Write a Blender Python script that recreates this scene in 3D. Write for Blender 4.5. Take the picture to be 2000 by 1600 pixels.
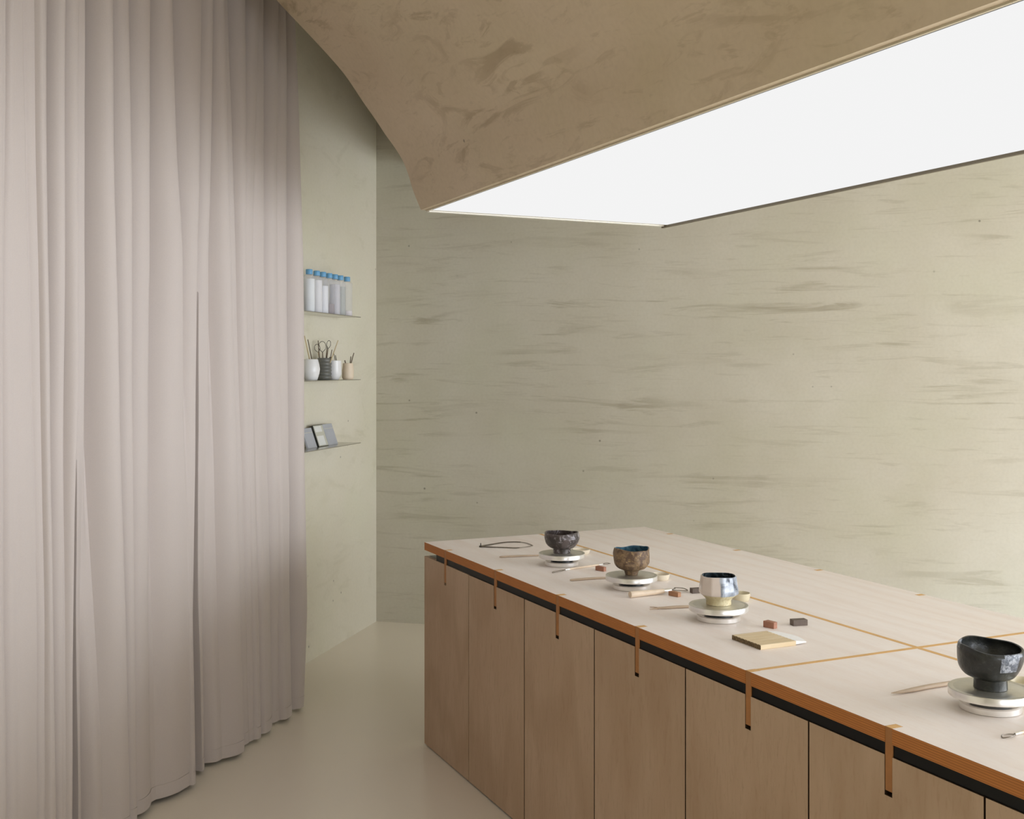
import bpy, math, random
from mathutils import Vector, Matrix, noise
random.seed(7)
C = bpy.context.scene.collection
PI = math.pi
for o in list(bpy.data.objects): bpy.data.objects.remove(o)

# ------------------------------------------------------------------ camera, light, exposure
F, HOR, EYE = 2200.0, 718.0, 1.6
cd = bpy.data.cameras.new('camera'); cam = bpy.data.objects.new('camera', cd); C.objects.link(cam)
cam.location = (0, 0, EYE); cam.rotation_euler = (PI/2, 0, 0)
cd.sensor_width = 36; cd.sensor_fit = 'HORIZONTAL'; cd.lens = 36*F/2000; cd.shift_y = -(800-HOR)/2000
cd.clip_start = 0.05
bpy.context.scene.camera = cam
w = bpy.data.worlds.new('world'); bpy.context.scene.world = w; w.use_nodes = True
w.node_tree.nodes['Background'].inputs[0].default_value = (0.80, 0.90, 1.0, 1)
w.node_tree.nodes['Background'].inputs[1].default_value = 1.0
vs = bpy.context.scene.view_settings
vs.view_transform = 'Standard'; vs.look = 'None'; vs.gamma = 1; vs.use_curve_mapping = False; vs.exposure = 0.0
def area(name, loc, rot, sx, sy, radiance, col):
    l = bpy.data.lights.new(name, 'AREA'); l.shape = 'RECTANGLE'; l.size = sx; l.size_y = sy
    l.energy = radiance*PI*sx*sy; l.color = col
    o = bpy.data.objects.new(name, l); C.objects.link(o); o.location = loc; o.rotation_euler = rot
    return o
area('daylight_front', (3.2, -2.93, 1.55), (PI/2, 0, 0), 3.4, 2.7, 2.5, (.95, 1.0, 1.075))          # behind the camera, shopfront window
area('daylight_right', (5.40, 0.8, 1.38), (0, PI/2, 0), 2.3, 5.4, 8.7, (.95, 1.0, 1.075))             # right wall window
sl = bpy.data.lights.new('hazy_sun', 'SUN'); sl.energy = 4.2; sl.angle = math.radians(14); sl.color = (.76, .94, 1.22)
so = bpy.data.objects.new('hazy_sun', sl); C.objects.link(so); so.location = (8, 2, 4)
so.rotation_euler = Vector((-.70, .45, -.53)).to_track_quat('-Z', 'Y').to_euler()
PANEL = 0.90

# ------------------------------------------------------------------ helpers
def new_obj(name, data, parent=None, loc=None):
    o = bpy.data.objects.new(name, data); C.objects.link(o)
    if parent: o.parent = parent
    if loc is not None: o.location = loc
    return o
def meta(o, label=None, cat=None, group=None, kind=None):
    if label: o['label'] = label
    if cat: o['category'] = cat
    if group: o['group'] = group
    if kind: o['kind'] = kind
    return o
def thing(name, label, cat, loc, rz=0, group=None):
    o = new_obj(name, None, None, loc); o.rotation_euler = (0, 0, rz); o.empty_display_size = .05
    return meta(o, label, cat, group)
class MB:
    def __init__(s): s.v = []; s.f = []; s.m = []
    def add(s, vs_, fs, mi=0):
        b = len(s.v); s.v += [tuple(p) for p in vs_]; s.f += [tuple(i+b for i in f) for f in fs]; s.m += [mi]*len(fs)
        return s
    def box(s, x0, x1, y0, y1, z0, z1, mi=0, M=None, bev=0):
        if bev:
            b = bev
            prof = [(x0+b, y0), (x1-b, y0), (x1, y0+b), (x1, y1-b), (x1-b, y1), (x0+b, y1), (x0, y1-b), (x0, y0+b)]
            ins = [(x0+b, y0+b), (x1-b, y0+b), (x1-b, y0+b), (x1-b, y1-b), (x1-b, y1-b), (x0+b, y1-b), (x0+b, y1-b), (x0+b, y0+b)]
            v = [(x, y, z0) for x, y in ins]+[(x, y, z0+b) for x, y in prof]+[(x, y, z1-b) for x, y in prof]+[(x, y, z1) for x, y in ins]
            f = [tuple(reversed([0, 1, 3, 5])), (24, 25, 27, 29)]
            for L in range(3):
                for i in range(8):
                    j = (i+1) % 8; f.append((L*8+i, L*8+j, L*8+8+j, L*8+8+i))
        else:
            v = [(x0, y0, z0), (x1, y0, z0), (x1, y1, z0), (x0, y1, z0), (x0, y0, z1), (x1, y0, z1), (x1, y1, z1), (x0, y1, z1)]
            f = [(3, 2, 1, 0), (4, 5, 6, 7), (0, 1, 5, 4), (1, 2, 6, 5), (2, 3, 7, 6), (3, 0, 4, 7)]
        if M: v = [M @ Vector(p) for p in v]
        return s.add(v, f, mi)
    def prism(s, poly, z0, z1, mi=0, M=None, side=None):
        n = len(poly); v = [(x, y, z0) for x, y in poly]+[(x, y, z1) for x, y in poly]
        if M: v = [M @ Vector(p) for p in v]
        s.add(v, [tuple(reversed(range(n))), tuple(range(n, 2*n))], mi)
        b = len(s.v)-2*n
        for i in range(n):
            j = (i+1) % n; s.f.append((b+i, b+j, b+n+j, b+n+i)); s.m.append(mi if side is None else side)
        return s
    def lathe(s, prof, seg=32, fn=None, mi=0, M=None, mif=None):
        v = []
        for k, (r, z) in enumerate(prof):
            for i in range(seg):
                a = 2*PI*i/seg; p = Vector((r*math.cos(a), r*math.sin(a), z))
                if fn: p = fn(p, a, k)
                v.append(M @ p if M else p)
        f = []; ms = []
        for k in range(len(prof)-1):
            for i in range(seg):
                j = (i+1) % seg; f.append((k*seg+i, k*seg+j, (k+1)*seg+j, (k+1)*seg+i)); ms.append(mif(k) if mif else mi)
        f.append(tuple(reversed(range(seg)))); ms.append(ms[0])
        L = (len(prof)-1)*seg; f.append(tuple(range(L, L+seg))); ms.append(ms[-1])
        b = len(s.v); s.v += [tuple(p) for p in v]; s.f += [tuple(i+b for i in q) for q in f]; s.m += ms
        return s
    def tube(s, pts, rad, seg=8, flat=1.0, mi=0):
        pts = [Vector(p) for p in pts]; n = len(pts)
        rads = rad if isinstance(rad, (list, tuple)) else [rad]*n
        v = []
        for k in range(n):
            t = (pts[min(k+1, n-1)]-pts[max(k-1, 0)]).normalized()
            up = Vector((0, 0, 1)) if abs(t.z) < .9 else Vector((1, 0, 0))
            a = t.cross(up).normalized(); b = a.cross(t).normalized()
            for i in range(seg):
                q = 2*PI*i/seg; v.append(pts[k]+a*(math.cos(q)*rads[k])+b*(math.sin(q)*rads[k]*flat))
        f = []
        for k in range(n-1):
            for i in range(seg):
                j = (i+1) % seg; f.append((k*seg+i, (k+1)*seg+i, (k+1)*seg+j, k*seg+j))
        f.append(tuple(range(seg))); f.append(tuple(reversed(range((n-1)*seg, n*seg))))
        return s.add(v, f, mi)
    def build(s, name, mats, parent=None, loc=None, smooth=False, org=None, bevel=0):
        me = bpy.data.meshes.new(name)
        vv = s.v if org is None else [tuple(Vector(p)-Vector(org)) for p in s.v]
        me.from_pydata(vv, [], s.f)
        if not isinstance(mats, (list, tuple)): mats = [mats]
        for m in mats: me.materials.append(m)
        me.polygons.foreach_set('material_index', s.m)
        import bmesh
        bm = bmesh.new(); bm.from_mesh(me); bmesh.ops.recalc_face_normals(bm, faces=bm.faces); bm.to_mesh(me); bm.free()
        if smooth:
            me.polygons.foreach_set('use_smooth', [True]*len(me.polygons))
            try: me.set_sharp_from_angle(angle=math.radians(40))
            except Exception: pass
        me.update()
        o = new_obj(name, me, parent, loc)
        if bevel:
            b = o.modifiers.new('bevel', 'BEVEL'); b.width = bevel; b.segments = 2; b.limit_method = 'ANGLE'
        return o
def spline(pts, n=6):
    pts = [Vector(p) for p in pts]; out = []
    for i in range(len(pts)-1):
        p0, p1, p2, p3 = pts[max(i-1, 0)], pts[i], pts[i+1], pts[min(i+2, len(pts)-1)]
        for k in range(n):
            t = k/n
            out.append(.5*((2*p1)+(p2-p0)*t+(2*p0-5*p1+4*p2-p3)*t*t+(3*p1-p0-3*p2+p3)*t**3))
    out.append(pts[-1]); return out

# ---- node materials
def lin(c): return tuple([(x/255/12.92 if x/255 < .04045 else ((x/255+.055)/1.055)**2.4) for x in c])+(1,)
class Mat:
    def __init__(s, name, rough=.6, metal=0, spec=.5):
        s.m = bpy.data.materials.new(name); s.m.use_nodes = True; s.t = s.m.node_tree; s.b = s.t.nodes['Principled BSDF']
        s.b.inputs['Roughness'].default_value = rough; s.b.inputs['Metallic'].default_value = metal
        s.b.inputs['Specular IOR Level'].default_value = spec
        s.tc = s.t.nodes.new('ShaderNodeTexCoord')
    def n(s, typ, ins={}, **kw):
        x = s.t.nodes.new(typ)
        for k, v in kw.items(): setattr(x, k, v)
        for k, v in ins.items():
            if isinstance(v, bpy.types.NodeSocket): s.t.links.new(v, x.inputs[k])
            else: x.inputs[k].default_value = v
        return x
    def map(s, scale=(1, 1, 1), rot=(0, 0, 0), src='Object', loc=(0, 0, 0)):
        return s.n('ShaderNodeMapping', {'Vector': s.tc.outputs[src], 'Scale': scale, 'Rotation': rot, 'Location': loc}).outputs[0]
    def noise(s, vec, scale=5, detail=4, rough=.5, dist=0):
        return s.n('ShaderNodeTexNoise', {'Vector': vec, 'Scale': scale, 'Detail': detail, 'Roughness': rough, 'Distortion': dist}).outputs['Fac']
    def ramp(s, fac, stops, interp='LINEAR'):
        r = s.t.nodes.new('ShaderNodeValToRGB'); s.t.links.new(fac, r.inputs[0]); e = r.color_ramp.elements; r.color_ramp.interpolation = interp
        while len(e) < len(stops): e.new(.5)
        for k, (p, c) in enumerate(stops):
            e[k].position = p; e[k].color = c if len(c) == 4 else tuple(c)+(1,)
        return r.outputs[0]
    def g(s, fac, a, b): return s.ramp(fac, [(a, (0, 0, 0, 1)), (b, (1, 1, 1, 1))])
    def mix(s, fac, a, b, mode='MIX'):
        x = s.t.nodes.new('ShaderNodeMix'); x.data_type = 'RGBA'; x.blend_type = mode
        for k, v in ((0, fac), (6, a), (7, b)):
            if isinstance(v, bpy.types.NodeSocket): s.t.links.new(v, x.inputs[k])
            else: x.inputs[k].default_value = v
        return x.outputs[2]
    def mul(s, a, b):
        return s.n('ShaderNodeMath', {0: a, 1: b}, operation='MULTIPLY').outputs[0]
    def col(s, c):
        if isinstance(c, bpy.types.NodeSocket): s.t.links.new(c, s.b.inputs['Base Color'])
        else: s.b.inputs['Base Color'].default_value = c
        return s
    def rough(s, c): s.t.links.new(c, s.b.inputs['Roughness']); return s
    def bump(s, h, strength=.2, dist=.002):
        b = s.n('ShaderNodeBump', {'Height': h, 'Strength': strength, 'Distance': dist}); s.t.links.new(b.outputs[0], s.b.inputs['Normal']); return s
def plain(name, c, rough=.6, metal=0, spec=.5, nz=.0, ns=20):
    m = Mat(name, rough, metal, spec)
    f = m.noise(m.map(), ns, 3)
    a = tuple(max(0, x*(1-nz)) for x in lin(c)[:3])+(1,); b = tuple(min(1, x*(1+nz)) for x in lin(c)[:3])+(1,)
    m.col(m.ramp(f, [(.3, a), (.7, b)])); return m.m

def plaster(name, base, dark, light, stretch, sc=1.0, streak=.75, curved=0, rough=.55):
    m = Mat(name, rough, 0, .4)
    v = m.map(stretch)
    cloud = m.noise(m.map((1, 1, 1)), .9*sc, 5, .6)
    c = m.mix(m.g(cloud, .35, .65), lin(base), lin(light))
    hue = m.noise(m.map((1, 1, 1), loc=(7, 3, 1)), 1.4*sc, 3)
    c = m.mix(m.mul(m.g(hue, .45, .75), .30), c, lin((base[0]-6, base[1]+2, base[2]-10)))
    s1 = m.noise(v, 1.5*sc, 6, .62, .5+curved); s2 = m.noise(m.map(stretch, loc=(3, 9, 5)), 3.1*sc, 5, .6, .3+curved)
    area_ = m.g(m.noise(m.map((1, 1, 2), loc=(1, 2, 8)), 1.3*sc, 2), .40, .66)
    st = m.mul(m.mul(m.g(s1, .545, .64), area_), streak)
    c = m.mix(st, c, lin(dark))
    st2 = m.mul(m.g(s2, .58, .68), streak*.45); c = m.mix(st2, c, lin(dark))
    s3 = m.noise(m.map(tuple(x*2.2 for x in stretch), loc=(5, 5, 2)), 2.0*sc, 3); c = m.mix(m.mul(m.g(s3, .58, .75), .22), c, lin(light))
    fine = m.noise(m.map(), 60, 3); c = m.mix(m.mul(m.g(fine, .4, .75), .12), c, lin(dark))
    vo = m.n('ShaderNodeTexVoronoi', {'Vector': m.map(loc=(2, 2, 2)), 'Scale': 9.0, 'Randomness': 1.0})
    pit = m.ramp(vo.outputs['Distance'], [(.035, (1, 1, 1)), (.075, (0, 0, 0))])
    sel = m.g(m.n('ShaderNodeSeparateColor', {0: vo.outputs['Color']}).outputs[0], .80, .82)
    pm = m.mul(pit, sel); c = m.mix(m.mul(pm, .6), c, lin((70, 64, 50)))
    m.col(c); m.bump(m.noise(m.map(), 14, 6, .6), .18, .006)
    m.b.inputs['Roughness'].default_value = rough
    return m.m
M_WALL = plaster('wall_plaster', (187, 180, 162), (152, 143, 122), (197, 191, 175), (.62, 1, 6.5), 1.35, .66, .2, .36)
M_WALL2 = plaster('shelf_wall_plaster', (214, 207, 188), (182, 175, 150), (221, 215, 198), (.8, 1, 1.9), 1.3, .40, .6, .5)
M_VAULT = plaster('vault_plaster', (204, 186, 158), (160, 140, 110), (212, 195, 169), (1.0, 3.4, 3.4), 1.5, .65, 1.6, .6)
M_CEIL = plain('ceiling_paint', (180, 170, 145), .8, nz=.04, ns=3)

mm = Mat('floor_microcement', .20, 0, .45)
fl = mm.noise(mm.map(), .8, 4); c = mm.mix(mm.g(fl, .3, .7), lin((238, 229, 214)), lin((242, 233, 219)))
mm.col(c); mm.b.inputs['Roughness'].default_value = .26; M_FLOOR = mm.m

def veneer(name, a, b, dark, stretch, rough=.5, loc=(0, 0, 0), contrast=1.0):
    m = Mat(name, rough, 0, .35)
    g1 = m.noise(m.map(stretch, loc=loc), 2.2, 5, .6, .8); c = m.mix(m.g(g1, .35, .68), lin(a), lin(b))
    g2 = m.noise(m.map(tuple(x*3 for x in stretch), loc=loc), 6, 4, .6, .3); c = m.mix(m.mul(m.g(g2, .52, .75), .30*contrast), c, lin(dark))
    wv = m.n('ShaderNodeTexWave', {'Vector': m.map(tuple(x*.5 for x in stretch), loc=loc), 'Scale': 1.6, 'Distortion': 7.0, 'Detail': 3.0, 'Detail Scale': 1.0}, wave_type='RINGS').outputs['Fac']
    c = m.mix(m.mul(m.g(wv, .55, 1.0), .22*contrast), c, lin(dark))
    fk = m.noise(m.map(tuple(x*8 for x in stretch), loc=loc), 8, 2); c = m.mix(m.mul(m.g(fk, .66, .74), .3*contrast), c, lin(dark))
    m.col(c); m.bump(g2, .06, .001); return m.m
M_TOP = veneer('birch_veneer_top', (247, 236, 228), (250, 242, 236), (230, 210, 196), (1.2, 7, 7), .46, contrast=.8)
M_DOORS = [veneer('door_veneer', (192, 164, 137), (200, 174, 148), (164, 134, 104), (5, 5, .9), .5, (k*3.7, k*1.3, k*.7), 1.3) for k in range(9)]
m = Mat('plywood_edge', .55, 0, .4)
wz = m.n('ShaderNodeTexWave', {'Vector': m.map((0.0, 0.0, 1.0)), 'Scale': 62.0, 'Distortion': .15}, wave_type='BANDS', bands_direction='Z').outputs['Fac']
c = m.mix(m.g(m.noise(m.map((3, 3, 60)), 6, 4), .35, .65), lin((204, 132, 66)), lin((188, 120, 60)))
c = m.mix(m.mul(m.g(wz, .35, .8), .45), c, lin((140, 82, 36))); m.col(c); M_PLY = m.m
M_INLAY = plain('hardwood_inlay', (222, 176, 112), .5, nz=.06, ns=30)
M_FIN = plain('fin_hardwood', (176, 120, 68), .5, nz=.10, ns=30)
M_BLACK = plain('black_laminate', (10, 13, 14), .28, spec=.3, nz=.1)
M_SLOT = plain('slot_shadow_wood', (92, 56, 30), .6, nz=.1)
M_SEAM = plain('dark_door_edge', (62, 44, 28), .6, nz=.1)
M_ALU = plain('spun_aluminium', (236, 233, 229), .28, .8, nz=.03, ns=60)
M_ALUTOP = plain('brushed_aluminium', (214, 212, 204), .34, .85, nz=.04, ns=60)
M_STEEL = plain('shelf_steel', (200, 198, 190), .22, .9, nz=.03)
M_DARKMETAL = plain('dark_steel', (70, 66, 60), .4, .8, nz=.1)
M_TOOLMET = plain('caliper_metal', (128, 118, 106), .4, .7, nz=.08)
M_STICK = plain('pale_tool_wood', (196, 174, 150), .55, nz=.06, ns=40)
M_HANDLE = plain('ash_handle', (224, 204, 180), .5, nz=.06, ns=50)
M_RED = plain('terracotta_wood', (166, 116, 92), .6, nz=.15, ns=60)
M_CORK = plain('cork_wood', (176, 130, 98), .6, nz=.15, ns=60)
M_DARKWOOD = plain('dark_wenge_block', (100, 86, 76), .55, nz=.12, ns=80)
M_BRISTLE = plain('white_bristle', (246, 244, 241), .7, nz=.03, ns=100)
M_CREAM = plain('cream_glaze', (214, 203, 174), .35, nz=.06, ns=20)
M_WHITE = plain('white_glaze', (232, 231, 230), .3, nz=.02)
M_PEACH = plain('peach_glaze', (226, 208, 184), .5, nz=.03)
M_GREYG = plain('grey_ribbed_glaze', (104, 104, 98), .35, nz=.12)
M_TWIG = plain('tool_handle_dark', (92, 76, 54), .6, nz=.2, ns=60)
M_TWIGL = plain('tool_handle_light', (190, 170, 130), .6, nz=.1, ns=60)
M_CAP = plain('blue_cap', (110, 168, 208), .45, nz=.04)
M_SLAB = plain('grey_slab', (176, 178, 184), .5, nz=.05, ns=15)
M_SLABEDGE = plain('black_edge', (46, 46, 42), .5, nz=.1)
M_SLABFACE = plain('pale_face', (198, 196, 182), .5, nz=.04)
M_SLABLAB = plain('white_panel', (226, 226, 222), .5, nz=.02)
M_FRAME = plain('window_frame_metal', (90, 90, 88), .4, .5)
M_TRIM = plain('panel_trim', (150, 140, 118), .4, .3)

m = Mat('curtain_linen', .85, 0, .15)
wv = m.noise(m.map((60, 60, 600)), 4, 2)
c = m.mix(m.g(wv, .3, .7), lin((194, 183, 177)), lin((201, 191, 185))); m.col(c)
m.b.inputs['Sheen Weight'].default_value = .15
m.bump(m.noise(m.map((1, 1, 1)), 700, 2), .12, .001); M_CURT = m.m

m = Mat('diffuser'); m.b.inputs['Base Color'].default_value = (.8, .8, .8, 1)
m.b.inputs['Emission Color'].default_value = (1, 1, 1, 1); m.b.inputs['Emission Strength'].default_value = PANEL; M_DIFF = m.m
m.b.inputs['Base Color'].default_value = (0, 0, 0, 1); m.b.inputs['Specular IOR Level'].default_value = 0

def frosted(name, col, clear):
    m = Mat(name, .4); m.b.inputs['Base Color'].default_value = lin(col)
    tr = m.t.nodes.new('ShaderNodeBsdfTransparent'); mx = m.t.nodes.new('ShaderNodeMixShader'); mx.inputs[0].default_value = clear
    m.t.links.new(m.b.outputs[0], mx.inputs[1]); m.t.links.new(tr.outputs[0], mx.inputs[2])
    m.t.links.new(mx.outputs[0], m.t.nodes['Material Output'].inputs[0]); return m.m
M_BOT = frosted('frosted_plastic', (226, 226, 232), .78)
m = Mat('window_glass', .02); m.b.inputs['Transmission Weight'].default_value = 1; M_GLASS = frosted('window_pane', (240, 245, 250), .97)

def glaze(name, a, b, cc, sc, rough=.3, thr=(.45, .6), bmp=.5):
    m = Mat(name, rough, 0, .5)
    f1 = m.noise(m.map(), sc, 5, .6, 1.0); f2 = m.noise(m.map(loc=(4, 4, 4)), sc*2.2, 5, .6, 1.5)
    c = m.mix(m.g(f1, thr[0], thr[1]), lin(a), lin(b)); c = m.mix(m.mul(m.g(f2, .55, .66), .85), c, lin(cc))
    m.col(c); m.bump(m.noise(m.map(), sc*1.5, 6, .65), bmp, .006); return m.m
M_CUP1 = glaze('raku_grey_glaze', (56, 50, 47), (92, 82, 80), (168, 162, 166), 20, thr=(.42, .58), bmp=.3)
M_CUP2 = glaze('brown_bark_glaze', (96, 74, 56), (132, 108, 80), (160, 132, 92), 34, .55, bmp=.8)
M_CUP2I = glaze('blue_inner_glaze', (52, 84, 104), (84, 120, 138), (30, 52, 66), 20, .2, bmp=.1)
M_CUP4 = glaze('black_glaze', (34, 36, 35), (48, 49, 46), (62, 64, 62), 18, .28, bmp=.4)
M_CUP4P = glaze('silver_flash', (96, 102, 112), (170, 174, 182), (50, 56, 64), 60, .3, bmp=.6)
# cup 3: white facets with a blue-black cloudy glaze on part of the wall
m = Mat('white_blue_glaze', .18, 0, .6)
cl = m.noise(m.map(), 22, 5, .65, .8); blue = m.mix(m.g(cl, .38, .62), lin((58, 68, 84)), lin((186, 194, 206)))
sx = m.n('ShaderNodeSeparateXYZ', {0: m.map()})
wob = m.n('ShaderNodeMath', {0: sx.outputs[0], 1: m.mul(cl, .012)}, operation='ADD').outputs[0]
c = m.mix(m.g(wob, .0015, .0035), lin((222, 208, 198)), blue); m.col(c); M_CUP3 = m.m
M_CUP3F = glaze('cream_foot_glaze', (206, 190, 150), (218, 206, 170), (170, 150, 104), 30, .4, bmp=.2)
M_CUP3I = glaze('dark_blue_inside', (30, 36, 40), (62, 74, 82), (110, 124, 132), 16, .2, bmp=.1)
m = Mat('bamboo', .5, 0, .4)
st = m.noise(m.map((4, 60, 10)), 3, 3); c = m.mix(m.g(st, .35, .65), lin((212, 188, 148)), lin((224, 204, 170))); m.col(c); M_BAMBOO = m.m
M_BAMEND = plain('bamboo_end', (112, 92, 60), .6, nz=.5, ns=300)

# ------------------------------------------------------------------ frames of reference
P0 = Vector((-.3716, 4.781)); U = Vector((.4223, -.9065)); V = Vector((.9065, .4223)); RT = math.atan2(U.y, U.x)
ZT = .859
def T(u, v, z=0.0): p = P0+U*u+V*v; return Vector((p.x, p.y, z))
def G(x, y, z=ZT):
    Y = (EYE-z)*F/(y-HOR); return Vector(((x-1000)/F*Y, Y, z))
K = Vector((-.8555, 7.10)); CD = Vector((.2467, .9691)); ED = Vector((.9691, -.2467))
ANG_E = math.atan2(ED.y, ED.x)
H = 3.6
def S(t, d, z): p = K-CD*t+ED*d; return Vector((p.x, p.y, z))
def t_at(x, d):
    k = (x-1000)/F; q = K+ED*d
    return (q.x-k*q.y)/(CD.x-k*CD.y)

# ------------------------------------------------------------------ the room
XR = 5.5; YF = -3.0
def back_y(x): return K.y+(x-K.x)*ED.y/ED.x
tl = (K.y-YF)/CD.y; LN = K-CD*tl
poly = [(LN.x, YF), (XR, YF), (XR, back_y(XR)), (K.x, K.y)]
meta(MB().prism(poly, -.12, 0).build('floor', M_FLOOR), 'smooth beige microcement floor', kind='structure')
poly2 = [(LN.x-.3, YF-.3), (XR+.3, YF-.3), (XR+.3, back_y(XR)+.3), (K.x-.3, K.y+.3)]
meta(MB().prism(poly2, H, H+.12).build('ceiling', M_CEIL), 'flat upper ceiling above the plaster vault', kind='structure')
Lb = (Vector((XR, back_y(XR)))-K).length
o = MB().box(0, Lb+.2, 0, .15, -.12, H).build('wall_back', M_WALL, loc=(K.x, K.y, 0)); o.rotation_euler = (0, 0, ANG_E)
meta(o, 'olive beige trowelled plaster wall behind the table', kind='structure')
AC = math.atan2(CD.y, CD.x)
o = MB().box(-tl-.1, .0, 0, .15, -.12, H).build('wall_left', M_WALL2, loc=(K.x, K.y, 0)); o.rotation_euler = (0, 0, AC)
meta(o, 'pale green plaster wall carrying the three thin shelves', kind='structure')
# front wall (behind the camera) with a shop window, right wall with a window
def wall_open(name, x0, x1, wx0, wx1, wz0, wz1, M, label):
    b = MB(); b.box(x0, wx0, 0, .15, -.12, H, M=M); b.box(wx1, x1, 0, .15, -.12, H, M=M)
    b.box(wx0, wx1, 0, .15, wz1, H, M=M)
    if wz0 > 0: b.box(wx0, wx1, 0, .15, -.12, wz0, M=M)
    meta(b.build(name, M_WALL), label, kind='structure')
MF = Matrix.Translation((0, YF-.15, 0))
wall_open('wall_front', LN.x-.2, XR+.15, 1.5, 4.9, .2, 2.9, MF, 'plaster wall behind the viewer with the shop window')
MR = Matrix.Translation((XR, 0, 0)) @ Matrix.Rotation(PI/2, 4, 'Z') @ Matrix.Diagonal((1, -1, 1, 1))
wall_open('wall_right', YF-.15, back_y(XR)+.15, -1.7, 4.9, .2, 2.8, MR, 'plaster wall on the right with a tall window')
def window(name, x0, x1, z0, z1, n, M, label):
    r = new_obj(name, None); meta(r, label, kind='structure')
    b = MB(); b.box(x0, x1, .04, .10, z0, z0+.05, M=M); b.box(x0, x1, .04, .10, z1-.05, z1, M=M)
    for i in range(n+1):
        xx = x0+(x1-x0-.05)*i/n; b.box(xx, xx+.05, .04, .10, z0+.05, z1-.05, M=M)
    b.build('window_frame', M_FRAME, r)
    for i in range(n):
        a = x0+(x1-x0-.05)*i/n+.05; e = x0+(x1-x0-.05)*(i+1)/n
        MB().box(a, e, .067, .073, z0+.05, z1-.05, M=M).build('pane', M_GLASS, r)
window('window_1', 1.5, 4.9, .2, 2.9, 3, MF, 'shop window behind the viewer')
window('window_2', -1.7, 4.9, .2, 2.8, 5, MR, 'tall window in the right wall')

# ------------------------------------------------------------------ plaster vault over the table
ZL = 2.25; UV0 = .12; UV1 = 4.55; VL0, VL1 = -.040, 1.11
sil = [(822, 413), (806, 370), (797.5, 341), (785.5, 312), (770, 287), (752, 262), (737, 239), (707, 196), (672.5, 145), (629, 95), (583, 46), (541, 1)]
prof = []
A0 = P0+U*UV0
for x, y in sil:
    k = (x-1000)/F; v = (k*A0.y-A0.x)/(V.x-k*V.y); Y = A0.y+V.y*v; prof.append((v, EYE+(HOR-y)*Y/F))
dz = ZL-prof[0][1]; prof[0] = (prof[0][0], ZL)
prof += [(-.80, 3.18), (-.90, 3.35), (-.95, 3.50), (-.96, H)]
pf = spline([(a, b, 0) for a, b in prof], 4)
b = MB(); n = len(pf); NS = 24
vts = []
for j in range(NS+1):
    u = UV0+(UV1-UV0)*j/NS
    for i, p in enumerate(pf):
        wob = .006*math.sin(u*2.1+i*.4)*min(1, i/8) if 0 < j else 0
        vts.append(T(u, p.x, p.y)+Vector((0, 0, wob)))
fc = [(j*n+i, j*n+i+1, (j+1)*n+i+1, (j+1)*n+i) for j in range(NS) for i in range(n-1)]
b.add(vts, fc)
base = len(b.v)
for u in (UV0, UV1):
    q = len(b.v); pp = [T(u, p.x, p.y) for p in pf]+[T(u, VL1+.03, H), T(u, VL1+.03, ZL)]
    b.add(pp, [tuple(range(len(pp)))])
q = len(b.v); b.add([T(UV0, VL1+.03, ZL), T(UV1, VL1+.03, ZL), T(UV1, VL1+.03, H), T(UV0, VL1+.03, H)], [(0, 1, 2, 3)])
q = len(b.v); v0 = pf[0].x
b.add([T(UV0, v0, ZL), T(UV1, v0, ZL), T(UV1, VL1+.03, ZL), T(UV0, VL1+.03, ZL)], [(0, 1, 2, 3)])
org = T(2.2, .5, 2.8)
Rz = Matrix.Rotation(-RT, 4, 'Z')
b.v = [tuple(Rz @ (Vector(p)-org)) for p in b.v]
o = b.build('ceiling_vault', M_VAULT, loc=org, smooth=True); o.rotation_euler = (0, 0, RT)
meta(o, 'curved brown plaster ceiling vault flaring up from the long light panel', kind='structure')
# unseen slab added behind the vault to shade the upper wall and curtain
ZS = 2.86; bx = [(-.40, 4.9), (.75, 5.35), (2.62, 1.35), (XR, 1.2), (XR, back_y(XR)), (-.58, back_y(-.58))]
meta(MB().prism(bx, ZS, H).build('ceiling_shade_slab', M_CEIL), 'unseen slab added behind the plaster vault to block light', kind='structure')
# light panel
cl = thing('ceiling_light', 'long white glowing light panel set under the plaster vault above the table', 'light', T(UV0, VL0, ZL), RT)
LW = VL1-VL0; LL = UV1-UV0
MB().box(.045, LL-.02, .016, LW-.004, -.004, -.001).build('diffuser', M_DIFF, cl)
f = MB(); f.box(0.0, LL, .0005, .007, -.004, 0); f.build('side_trim', plain('pale_edge_bead', (205, 195, 170), .5), cl)
f = MB(); f.box(0.0, LL, LW-.004, LW+.008, -.014, 0); f.build('side_trim', plain('dark_trim', (110, 100, 80), .5), cl)
f = MB(); f.box(0.0, .022, .008, LW-.004, -.008, 0); f.build('end_trim', plain('pale_trim', (236, 232, 220), .4), cl)
f = MB(); f.box(.022, .045, .008, LW-.004, -.004, 0); f.build('end_trim', plain('pale_trim_inner', (236, 232, 220), .4), cl)
f = MB(); f.box(.045, LL, .007, .016, -.002, 0); f.build('shadow_gap', M_DARKMETAL, cl)

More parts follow.
